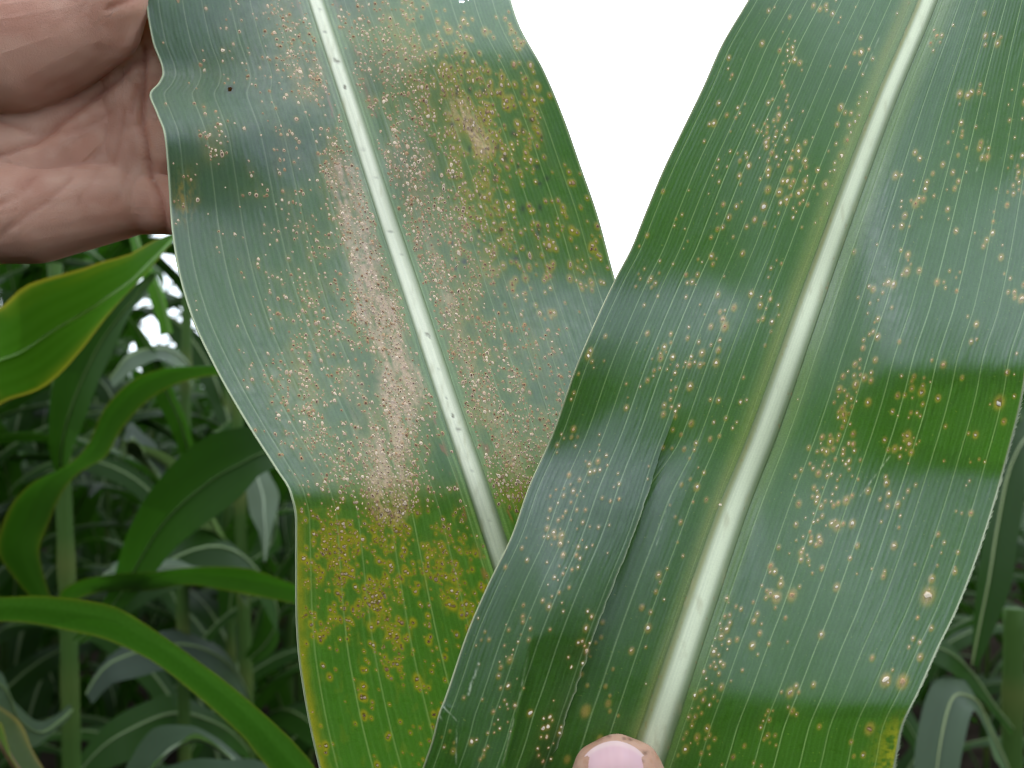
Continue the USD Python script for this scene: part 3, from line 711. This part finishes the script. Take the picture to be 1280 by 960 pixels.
def build_pinching_hand():
    root = thing('hand', 'thumb with short pink nail pressing on the white midrib of the torn leaf', 'hand')
    dl = lambda x, y: float(depth2(np.array([x]), np.array([y]))[0])
    d0 = dl(775, 940) - .0078
    tip = [J(752, 964, d0, .0070), J(792, 962, d0, .0070), J(772, 957, d0, .0074), J(744, 1000, d0, .0076), J(806, 998, d0, .0076)]
    ip = [J(764, 1092, d0 - .0008, .0092), J(816, 1090, d0 - .0008, .0092)]
    pieces = [blob(tip + ip), blob(ip + [J(845, 1235, d0 + .006, .0125)]), *hull_chain([J(845, 1235, d0 + .006, .0125), J(930, 1400, d0 + .028, .017)])]
    pieces += [blob([J(930, 1400, d0 + .028, .019), J(900, 1340, .292, .014), J(800, 1440, .30, .013), J(980, 1640, .30, .022), J(900, 1680, .305, .021)]), blob([J(980, 1640, .30, .022), J(900, 1680, .305, .021), J(1020, 2050, .29, .033)])]
    for fg in ([(900, 1340, .0125), (845, 1190, .0098), (800, 1080, .0086), (780, 1005, .0076)], [(865, 1375, .0125), (770, 1225, .010), (715, 1120, .0088), (690, 1050, .0078)], [(832, 1410, .012), (710, 1280, .0095), (645, 1185, .0084), (615, 1120, .0075)], [(800, 1440, .0115), (680, 1345, .0085), (615, 1270, .0075), (580, 1215, .0066)]):
        ch = []
        for k, (x, y, r) in enumerate(fg):
            ch.append(J(x, y, .296 if k == 0 else max(dl(x + a, min(y + b, 1200)) for a in (-50, 0, 50) for b in (-60, 0, 60)) + r + .004, r))
        pieces += hull_chain(ch)
    t = flesh(pieces, .0013, 14)
    v, nrm = t.vertices.copy(), t.vertex_normals.copy()
    v += nrm * ((meshkit.fbm(v * 260, 3, 4) - .5) * .00035)[:, None]
    t.vertices = v
    px, py = pixel(v)
    # nail plate: outline in thumb space, laid on the skin
    na, nb = 41, 31
    a, b_ = np.linspace(-1, 1, na), np.linspace(0, 1, nb)
    A, B = np.meshgrid(a, b_, indexing='ij')
    top = 926 + 34 * (1 - np.sqrt(np.clip(1 - (A * .97) ** 2, 0, 1))) ** .9
    NX = 768 + A * 41 + B * 8
    NY = top + B * (1046 - top)
    o = np.array([0, 0, EYE])
    dirs = at(NX, NY, 1.0).reshape(-1, 3) - o
    loc, ir, _ = t.ray.intersects_location(np.tile(o, (len(dirs), 1)), dirs, multiple_hits=False)
    D = np.full(len(dirs), np.nan); D[ir] = loc[:, 1]
    D = D.reshape(A.shape)
    D = np.where(np.isnan(D), np.nanmean(D), D)
    D = gaussian_filter(D, 1.5, mode='nearest')
    D = D - .00035 * np.clip((1 - np.abs(A) ** 6), 0, 1) + .0004 * (np.abs(A) ** 10) + .0003 * (1 - B) ** 8
    nc = np.ones(A.shape + (1,)) * np.array([.50, .30, .31])
    nc = mixc(nc, np.array([.58, .42, .38]), np.clip(sstep(-(NY - top), -9, -2) + sstep(np.abs(A), .8, .98) * .6, 0, 1))
    nc = mixc(nc, np.array([.62, .40, .44]), n2(A * 8, B * 1.5, 5, 2) * .5)
    # groove round the nail in the skin
    red = np.exp(-((np.abs(px - (768 + 4)) - 44) / 4.0) ** 2) * (py > 945) + np.exp(-((py - (921 + .0085 * (px - 768) ** 2)) / 4) ** 2)
    col = mixc(np.ones((len(v), 1)) * np.array([.40, .235, .17]), np.array([.33, .17, .11]), sstep(meshkit.fbm(v * 160, 3, 9), .35, .65))
    dirt = sstep(meshkit.fbm(v * 900, 2, 19), .55, .75)
    col = mixc(col, np.array([.28, .13, .06]), np.clip(red, 0, 1) * (.05 + .5 * dirt))
    for x, y, r in ((780, 923, 2.2), (760, 921, 2.2), (806, 941, 4), (801, 952, 3), (788, 924, 3), (749, 924, 3)):
        col = mixc(col, np.array([.07, .035, .02]), .85 * np.exp(-((px - x) / r) ** 2 - ((py - y) / (r * .8)) ** 2))
    sk = obj('skin', v, t.faces, 'skin_look', root, col)
    obj('nail', at(NX, NY, D).reshape(-1, 3), grid_faces(na, nb)[:, ::-1], 'nail_look', root, nc.reshape(-1, 3))


build_open_hand()
build_pinching_hand()

# ================================================================== the crop behind
def blade_colors(u, v, tone, seed, edge=0.0):
    """Albedo over a field leaf: u across -1..1, v along 0..1."""
    tone = np.asarray(tone)
    c = np.ones(u.shape + (1,)) * tone * (.85 + .3 * n2(u * 9 + seed, v * 5, seed, 2))[..., None]
    c = mixc(c, tone * 1.5 + .01, (.5 + .5 * np.sin(u * 40)) * .18)
    if edge:
        c = mixc(c, np.array([.26, .16, .03]), sstep(np.abs(u), .93, 1.0) * edge)
        c = mixc(c, np.array([.20, .18, .02]), sstep(np.abs(u), .6, 1.0) * edge * .5 * sstep(n2(u * 3, v * 9, seed + 3, 2), .4, .7))
    return c


def ribbon(edge_a, edge_b, keel, n=28, m=13, wave=0.0, seed=0):
    """Blade between two 3-D edge curves (each k x 3), with a V keel of the given depth along its middle."""
    def res(p):
        p = np.asarray(p, float)
        s = np.r_[0, np.cumsum(np.linalg.norm(np.diff(p, axis=0), axis=1))]
        return PchipInterpolator(s / s[-1], p)(np.linspace(0, 1, n))
    a, b = res(edge_a), res(edge_b)
    u = np.linspace(-1, 1, m)
    P = a[:, None] * (1 - u[None, :, None]) / 2 + b[:, None] * (1 + u[None, :, None]) / 2
    t = np.gradient((a + b) / 2, axis=0)
    nn = np.cross(t, b - a)
    nn /= np.linalg.norm(nn, axis=1, keepdims=True) + 1e-9
    w = np.linalg.norm(b - a, axis=1)
    P = P + nn[:, None] * ((1 - np.abs(u[None])) * keel * w[:, None] - (wave * w[:, None] * u[None] ** 2 * np.sin(np.linspace(0, 1, n) * 19 + seed)[:, None] * np.sign(u)[None]))[..., None]
    U, Vv = np.meshgrid(u, np.linspace(0, 1, n))
    return P, U, Vv, nn


def add_ribbon(parent, edge_a, edge_b, tone, seed, keel=.12, edge=0.0, wave=.02, n=28, m=13, rib=(.11, .16, .06), rib_w=.045, label=None):
    P, U, Vv, nn = ribbon(edge_a, edge_b, keel, n, m, wave, seed)
    c = blade_colors(U, Vv, tone, seed, edge)
    lf = obj('leaf', P.reshape(-1, 3), grid_faces(*P.shape[:2]), 'field_leaf_look', parent, c.reshape(-1, 3))
    if label:
        tag(lf, label)
    if rib is None:
        return lf
    mid = P[:, m // 2]
    side = P[:, -1] - P[:, 0]
    w = np.linalg.norm(side, axis=1, keepdims=True)
    side = side / (w + 1e-9)
    hw = np.maximum(w * rib_w, .0016 if rib_w > .015 else .0004) * np.linspace(1.2, .35, len(mid))[:, None]
    rows = np.stack([mid - side * hw, mid + nn * .0022, mid + side * hw, mid - nn * .0022], 1)
    f = []
    for i in range(len(mid) - 1):
        for j in range(4):
            a, b = i * 4 + j, i * 4 + (j + 1) % 4
            f += [[a, b, b + 4], [a, b + 4, a + 4]]
    rc = np.ones((len(mid) * 4, 1)) * np.asarray(rib)
    obj('midrib', rows.reshape(-1, 3), f, 'midrib_look', lf, rc)
    return lf


def E(*pts):
    return np.array([at(*p) for p in pts])


STALK = np.array([.026, .056, .009])


def add_stalk(parent, p0, p1, r0, r1, seed, first=.15, gap=.19):
    p0, p1 = np.asarray(p0, float), np.asarray(p1, float)
    L = np.linalg.norm(p1 - p0)
    n = 44
    s = np.linspace(0, 1, n)
    r = r0 + (r1 - r0) * s
    nodes = np.arange(first, L, gap) / L
    ring = np.zeros(n)
    for q_ in nodes:
        ring = np.maximum(ring, np.exp(-((s - q_) * L / .018) ** 2))
    bend = np.sin(s * 5 + seed)[:, None] * np.array([.008, .006, 0])
    v, f = tube(p0 + (p1 - p0) * s[:, None] + bend, r * (1 + .16 * ring), 10)
    c = STALK * (.75 + .5 * n2(v[:, 2] * 6, v[:, 0] * 90, seed, 2))[:, None]
    c = mixc(c, np.array([.12, .10, .03]), np.repeat(ring, 10) * .3)
    return obj('stalk', v, f, 'stalk_look', parent, c)


def arch_leaf(parent, base, az, length, width, th0, th1, seed, tone, twist=.3, power=1.2):
    r = np.random.default_rng(seed)
    n = 18
    s = np.linspace(0, 1, n)
    th = th0 + (th1 - th0) * s ** power
    az_ = az + r.normal(0, .35) * s ** 2
    step = length / (n - 1)
    d = np.stack([np.cos(th) * np.cos(az_), np.cos(th) * np.sin(az_), np.sin(th)], 1)
    p = np.asarray(base) + np.r_[[np.zeros(3)], np.cumsum(d[:-1] * step, 0)]
    side = np.stack([-np.sin(az_), np.cos(az_), np.zeros(n)], 1)
    up = np.cross(side, d)
    tw = twist * r.normal(0, 1.2) * s + r.normal(0, .15)
    side = side * np.cos(tw)[:, None] + up * np.sin(tw)[:, None]
    w = width * np.clip(np.minimum(.45 + 3 * s, 1.0), 0, 1) * np.clip(1 - s ** 3.2, .02, 1) / 2
    add_ribbon(parent, p - side * w[:, None], p + side * w[:, None], tone, seed, keel=.10, wave=.05, n=18, m=7, rib=(.10, .15, .05))


def random_plant(name, label, seed, loc, group=None, height=2.05, rot=0.0):
    r = np.random.default_rng(seed)
    root = thing(name, label, 'corn plant', loc, rot, group=group)
    add_stalk(root, (0, 0, -.03), (r.normal(0, .03), r.normal(0, .03), height - .35), .0135, .007, seed)
    z, k = .35, 0
    while z < height - .3:
        az = (0 if k % 2 else np.pi) + r.normal(0, .35)
        f = z / height
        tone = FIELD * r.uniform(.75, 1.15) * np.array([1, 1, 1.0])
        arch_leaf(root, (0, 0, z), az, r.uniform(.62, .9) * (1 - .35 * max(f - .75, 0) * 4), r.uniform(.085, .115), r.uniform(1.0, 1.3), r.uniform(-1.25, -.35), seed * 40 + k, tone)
        z += r.uniform(.13, .175); k += 1
    return root


FAR = 'tall green corn plant in the rows behind the held leaves'
GRP = 'corn plants in the rows behind'
protos = []
spots_ = []
r_ = np.random.default_rng(99)
for x0 in (-.66, .74):                                         # the rows each side of the path, past the viewer
    y = -2.6
    while y < 8.5:
        if y < .05 or y > (1.85 if x0 < 0 else 1.62):
            spots_.append((x0 + r_.normal(0, .04), y + r_.normal(0, .03)))
        y += r_.uniform(.16, .24)
for x0 in (-1.36, -2.06, 1.46, 2.2):
    y = abs(x0) * .9
    while y < 8.0:
        spots_.append((x0 + r_.normal(0, .05), y + r_.normal(0, .04)))
        y += r_.uniform(.17, .27) if x0 < 0 else r_.uniform(.22, .34)
for x0 in np.arange(-.5, .7, .2):
    spots_.append((x0, -1.9 + r_.normal(0, .1)))
for k, (x, y) in enumerate(spots_):
    rot = float(r_.uniform(0, 360))
    if k < 6:
        protos.append(random_plant('corn_plant', FAR, 500 + k, (x, y, 0), GRP, height=2.3 + .04 * k, rot=rot))
    else:
        src = protos[int(r_.integers(6))]
        d_ = thing('corn_plant', FAR, 'corn plant', (x, y, 0), rot, scale=float(r_.uniform(.9, 1.04) * (.70 if x > 0 and y > 1.2 else .66 if y > 1 and -.395 < x / y < -.30 else 1)), group=GRP)
        d_.GetReferences().AddInternalReference(src.GetPath())
        d_.SetInstanceable(True)

# the crop beyond, too far off to tell its plants apart
def distant_crop():
    parts, cols = [], []
    rr = np.random.default_rng(31)
    v, f = tube(np.array([[0, 0, 0], [0, 0, .9], [.02, 0, 1.8]]), [.014, .011, .006], 5)
    parts.append((v, f)); cols.append(np.ones((len(v), 1)) * STALK)
    for k in range(11):
        n = 8
        sN = np.linspace(0, 1, n)
        th = rr.uniform(1.0, 1.3) + (rr.uniform(-1.2, -.4) - 1.15) * sN ** 1.2
        az = (0 if k % 2 else np.pi) + rr.normal(0, .5)
        d = np.stack([np.cos(th) * np.cos(az), np.cos(th) * np.sin(az), np.sin(th)], 1) * (.75 / (n - 1))
        p = np.array([0, 0, .3 + .14 * k]) + np.r_[[np.zeros(3)], np.cumsum(d[:-1], 0)]
        side = np.array([-np.sin(az), np.cos(az), .2]) * (.045 * np.clip(np.minimum(.5 + 3 * sN, 1), 0, 1) * np.clip(1 - sN ** 3, .02, 1))[:, None]
        P, U, Vv, nn = ribbon(p - side, p + side, .1, n, 3, .0, k)
        parts.append((P.reshape(-1, 3), grid_faces(n, 3))); cols.append(np.ones((n * 3, 1)) * FIELD * rr.uniform(.8, 1.2))
    v, f = join(parts)
    pi = UsdGeom.PointInstancer.Define(stage, '/World/distant_corn_crop')
    src = obj('corn_growth', v, f, 'field_leaf_look', pi.GetPrim(), np.vstack(cols))
    pi.CreatePrototypesRel().SetTargets([src.GetPath()])
    pos, quats, sc = [], [], []
    for x in np.arange(-13.3, 13.4, .75):
        for y in np.arange(8.8, 24, .42):
            pos.append((x + rr.normal(0, .05), y + rr.normal(0, .1), 0)); a = rr.uniform(0, np.pi); quats.append(Gf.Quath(float(np.cos(a)), 0, 0, float(np.sin(a)))); k_ = rr.uniform(.78, .9); sc.append((k_, k_, k_))
    for sgn in (-1, 1):
        for x in np.arange(2.9, 9, .75):
            for y in np.arange(-3, 8.8, .36):
                if x > .55 * y or x > 2.5:
                    pos.append((sgn * x + rr.normal(0, .05), y + rr.normal(0, .1), 0)); a = rr.uniform(0, np.pi); quats.append(Gf.Quath(float(np.cos(a)), 0, 0, float(np.sin(a)))); k_ = rr.uniform(.85, 1.0) * (.72 if sgn > 0 else 1); sc.append((k_, k_, k_))
    pi.CreateProtoIndicesAttr(Vt.IntArray([0] * len(pos)))
    pi.CreatePositionsAttr(Vt.Vec3fArray([Gf.Vec3f(*map(float, p)) for p in pos]))
    pi.CreateOrientationsAttr(Vt.QuathArray(quats))
    pi.CreateScalesAttr(Vt.Vec3fArray([Gf.Vec3f(*map(float, p)) for p in sc]))
    tag(pi.GetPrim(), 'distant green corn crop filling the field beyond the near rows', 'corn crop', kind='stuff')


distant_crop()

# near plants, leaf by leaf
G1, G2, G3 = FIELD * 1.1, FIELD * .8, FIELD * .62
edge_plant = thing('corn_plant', 'nearest corn plant at the left frame edge with a yellow-edged leaf below the palm', 'corn plant')
add_stalk(edge_plant, (-.66, .92, -.03), (-.64, .90, 1.95), .014, .008, 3)
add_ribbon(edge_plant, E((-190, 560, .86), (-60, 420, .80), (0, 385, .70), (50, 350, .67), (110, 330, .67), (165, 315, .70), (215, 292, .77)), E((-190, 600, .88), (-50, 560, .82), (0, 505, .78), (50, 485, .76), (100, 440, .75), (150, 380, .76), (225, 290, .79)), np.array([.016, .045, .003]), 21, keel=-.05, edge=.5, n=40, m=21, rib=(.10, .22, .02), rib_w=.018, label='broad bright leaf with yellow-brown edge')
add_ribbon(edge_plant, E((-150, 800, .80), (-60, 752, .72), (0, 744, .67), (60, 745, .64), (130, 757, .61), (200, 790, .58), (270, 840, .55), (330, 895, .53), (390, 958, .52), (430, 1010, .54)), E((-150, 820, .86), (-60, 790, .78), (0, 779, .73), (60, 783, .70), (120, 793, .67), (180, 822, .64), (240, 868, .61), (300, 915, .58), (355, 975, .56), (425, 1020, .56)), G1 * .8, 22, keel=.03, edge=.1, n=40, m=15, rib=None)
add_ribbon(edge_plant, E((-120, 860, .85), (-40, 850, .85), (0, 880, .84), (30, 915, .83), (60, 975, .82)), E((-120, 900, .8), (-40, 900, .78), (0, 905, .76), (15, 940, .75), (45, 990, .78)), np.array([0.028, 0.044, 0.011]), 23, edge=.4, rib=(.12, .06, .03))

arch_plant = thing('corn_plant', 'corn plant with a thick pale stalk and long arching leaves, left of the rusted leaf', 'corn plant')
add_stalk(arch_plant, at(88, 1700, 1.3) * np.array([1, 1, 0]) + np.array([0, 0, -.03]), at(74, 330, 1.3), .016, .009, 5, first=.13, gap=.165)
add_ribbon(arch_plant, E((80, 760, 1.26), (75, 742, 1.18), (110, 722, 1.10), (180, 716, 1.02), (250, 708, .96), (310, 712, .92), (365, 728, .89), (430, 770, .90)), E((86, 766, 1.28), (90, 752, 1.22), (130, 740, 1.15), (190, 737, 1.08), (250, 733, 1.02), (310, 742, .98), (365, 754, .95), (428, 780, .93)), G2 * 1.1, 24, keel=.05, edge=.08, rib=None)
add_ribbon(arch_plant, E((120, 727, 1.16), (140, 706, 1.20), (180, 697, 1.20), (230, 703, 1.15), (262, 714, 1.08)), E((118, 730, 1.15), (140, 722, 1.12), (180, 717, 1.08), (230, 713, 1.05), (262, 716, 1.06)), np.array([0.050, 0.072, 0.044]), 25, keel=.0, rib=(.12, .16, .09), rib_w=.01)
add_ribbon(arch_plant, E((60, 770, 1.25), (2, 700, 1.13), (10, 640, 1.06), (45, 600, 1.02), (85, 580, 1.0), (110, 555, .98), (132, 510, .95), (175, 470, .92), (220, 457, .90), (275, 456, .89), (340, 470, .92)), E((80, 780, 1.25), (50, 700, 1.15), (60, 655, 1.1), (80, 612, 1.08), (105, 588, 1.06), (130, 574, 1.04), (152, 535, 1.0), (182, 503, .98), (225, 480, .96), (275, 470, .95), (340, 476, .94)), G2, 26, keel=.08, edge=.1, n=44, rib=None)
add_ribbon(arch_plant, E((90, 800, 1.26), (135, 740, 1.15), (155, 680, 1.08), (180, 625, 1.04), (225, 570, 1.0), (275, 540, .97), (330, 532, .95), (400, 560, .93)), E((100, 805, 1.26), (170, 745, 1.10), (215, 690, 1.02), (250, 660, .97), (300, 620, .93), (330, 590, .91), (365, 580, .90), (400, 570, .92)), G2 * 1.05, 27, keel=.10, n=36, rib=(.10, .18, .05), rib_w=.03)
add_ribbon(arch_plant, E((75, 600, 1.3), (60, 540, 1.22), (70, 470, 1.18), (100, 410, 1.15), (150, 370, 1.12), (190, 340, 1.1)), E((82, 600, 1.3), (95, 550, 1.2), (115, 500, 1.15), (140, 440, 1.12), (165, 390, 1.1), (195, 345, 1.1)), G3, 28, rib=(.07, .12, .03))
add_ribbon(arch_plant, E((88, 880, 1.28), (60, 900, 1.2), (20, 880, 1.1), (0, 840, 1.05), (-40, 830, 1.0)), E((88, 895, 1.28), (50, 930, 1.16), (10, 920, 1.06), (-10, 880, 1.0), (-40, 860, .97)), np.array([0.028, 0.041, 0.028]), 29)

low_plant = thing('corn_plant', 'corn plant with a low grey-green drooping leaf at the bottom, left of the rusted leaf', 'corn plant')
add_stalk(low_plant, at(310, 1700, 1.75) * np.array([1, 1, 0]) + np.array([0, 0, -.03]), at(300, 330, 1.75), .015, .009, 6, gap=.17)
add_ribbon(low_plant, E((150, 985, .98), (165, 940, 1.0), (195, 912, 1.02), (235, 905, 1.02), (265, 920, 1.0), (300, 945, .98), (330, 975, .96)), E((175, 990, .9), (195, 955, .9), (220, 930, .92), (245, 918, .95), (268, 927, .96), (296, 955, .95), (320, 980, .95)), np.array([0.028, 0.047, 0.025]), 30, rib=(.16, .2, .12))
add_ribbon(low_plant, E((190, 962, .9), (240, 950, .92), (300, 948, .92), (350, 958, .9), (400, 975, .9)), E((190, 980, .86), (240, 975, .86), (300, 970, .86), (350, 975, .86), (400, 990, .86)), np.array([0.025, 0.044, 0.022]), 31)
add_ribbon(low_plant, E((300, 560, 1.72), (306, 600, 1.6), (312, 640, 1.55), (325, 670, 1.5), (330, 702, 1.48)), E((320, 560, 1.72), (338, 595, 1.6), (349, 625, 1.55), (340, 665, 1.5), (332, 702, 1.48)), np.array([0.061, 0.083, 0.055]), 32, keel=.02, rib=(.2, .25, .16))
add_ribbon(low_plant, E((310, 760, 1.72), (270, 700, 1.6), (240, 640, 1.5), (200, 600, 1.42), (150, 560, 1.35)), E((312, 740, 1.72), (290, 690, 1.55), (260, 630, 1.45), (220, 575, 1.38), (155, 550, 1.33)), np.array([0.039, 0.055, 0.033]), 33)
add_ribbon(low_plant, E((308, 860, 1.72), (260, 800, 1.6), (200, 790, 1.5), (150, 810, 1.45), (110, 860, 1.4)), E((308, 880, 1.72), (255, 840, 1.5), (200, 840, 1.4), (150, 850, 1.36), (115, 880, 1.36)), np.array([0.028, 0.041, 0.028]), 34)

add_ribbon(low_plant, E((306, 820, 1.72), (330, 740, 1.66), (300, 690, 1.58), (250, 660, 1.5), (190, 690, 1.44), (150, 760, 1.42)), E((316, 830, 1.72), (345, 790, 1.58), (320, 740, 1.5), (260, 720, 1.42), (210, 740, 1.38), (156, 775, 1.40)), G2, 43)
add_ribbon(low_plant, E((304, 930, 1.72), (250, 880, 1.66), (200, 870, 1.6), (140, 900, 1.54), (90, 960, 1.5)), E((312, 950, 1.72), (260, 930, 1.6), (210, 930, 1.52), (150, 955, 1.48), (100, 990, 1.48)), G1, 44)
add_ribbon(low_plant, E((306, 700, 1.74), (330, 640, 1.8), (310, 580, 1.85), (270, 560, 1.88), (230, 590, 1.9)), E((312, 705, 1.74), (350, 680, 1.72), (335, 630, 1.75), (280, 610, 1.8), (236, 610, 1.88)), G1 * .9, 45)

gap_plant = thing('corn_plant', 'slim corn plant under the bright sky gap below the palm', 'corn plant')
add_stalk(gap_plant, at(246, 1500, 1.55) * np.array([1, 1, 0]) + np.array([0, 0, -.03]), at(232, 300, 1.55), .012, .008, 8, gap=.2)
add_ribbon(gap_plant, E((240, 600, 1.53), (215, 540, 1.45), (180, 470, 1.4), (165, 420, 1.36), (155, 395, 1.34)), E((244, 590, 1.53), (235, 530, 1.42), (205, 460, 1.36), (180, 415, 1.34), (158, 390, 1.33)), G2, 35)
add_ribbon(gap_plant, E((240, 470, 1.53), (225, 440, 1.45), (200, 430, 1.4), (165, 440, 1.36), (140, 470, 1.33)), E((240, 490, 1.53), (220, 458, 1.40), (195, 450, 1.33), (168, 462, 1.3), (142, 485, 1.3)), np.array([0.055, 0.077, 0.050]), 36)
add_ribbon(gap_plant, E((200, 420, 1.4), (190, 380, 1.4), (170, 330, 1.4), (160, 280, 1.42)), E((215, 415, 1.36), (205, 370, 1.36), (185, 325, 1.36), (170, 280, 1.40)), np.array([0.028, 0.072, 0.008]), 37)
add_ribbon(gap_plant, E((150, 560, 1.4), (165, 530, 1.42), (185, 545, 1.42), (205, 580, 1.4), (215, 610, 1.4)), E((152, 575, 1.33), (165, 548, 1.33), (180, 565, 1.33), (198, 595, 1.34), (210, 615, 1.36)), np.array([0.050, 0.066, 0.050]), 38)

right_plant = thing('corn_plant', 'corn plant with a pale broken stalk top at the right frame edge', 'corn plant')
add_stalk(right_plant, at(1258, 1500, 1.35) * np.array([1, 1, 0]) + np.array([0, 0, -.03]), at(1263, 762, 1.35), .0145, .0135, 9)
add_ribbon(right_plant, E((1262, 900, 1.33), (1235, 870, 1.25), (1200, 820, 1.2), (1180, 800, 1.16), (1140, 790, 1.12)), E((1265, 920, 1.33), (1240, 890, 1.22), (1200, 850, 1.14), (1170, 830, 1.1), (1140, 815, 1.1)), G2, 39)
add_ribbon(right_plant, E((1262, 960, 1.33), (1225, 880, 1.2), (1200, 845, 1.15), (1170, 850, 1.1), (1150, 900, 1.05), (1140, 990, 1.0)), E((1262, 970, 1.33), (1240, 940, 1.2), (1228, 900, 1.12), (1215, 890, 1.07), (1205, 930, 1.03), (1195, 990, 1.0)), np.array([0.036, 0.055, 0.033]), 40, keel=.06, rib=(.16, .2, .08))
far_right = thing('corn_plant', 'corn plant whose dark drooping leaf hangs beside the right edge of the torn leaf', 'corn plant')
add_stalk(far_right, at(1330, 1500, 1.5) * np.array([1, 1, 0]) + np.array([0, 0, -.03]), at(1320, 330, 1.5), .014, .009, 10)
add_ribbon(far_right, E((1320, 560, 1.48), (1290, 520, 1.4), (1262, 540, 1.34), (1240, 620, 1.28), (1222, 720, 1.22), (1215, 830, 1.18)), E((1325, 580, 1.48), (1300, 560, 1.34), (1285, 590, 1.26), (1275, 660, 1.2), (1258, 750, 1.16), (1222, 835, 1.16)), G3 * 1.1, 41, keel=.12, rib=(.13, .17, .06), rib_w=.03)
add_ribbon(far_right, E((1325, 690, 1.48), (1290, 640, 1.5), (1250, 590, 1.5), (1220, 560, 1.5)), E((1325, 710, 1.48), (1290, 670, 1.44), (1250, 640, 1.42), (1215, 620, 1.42)), np.array([0.044, 0.066, 0.039]), 42)
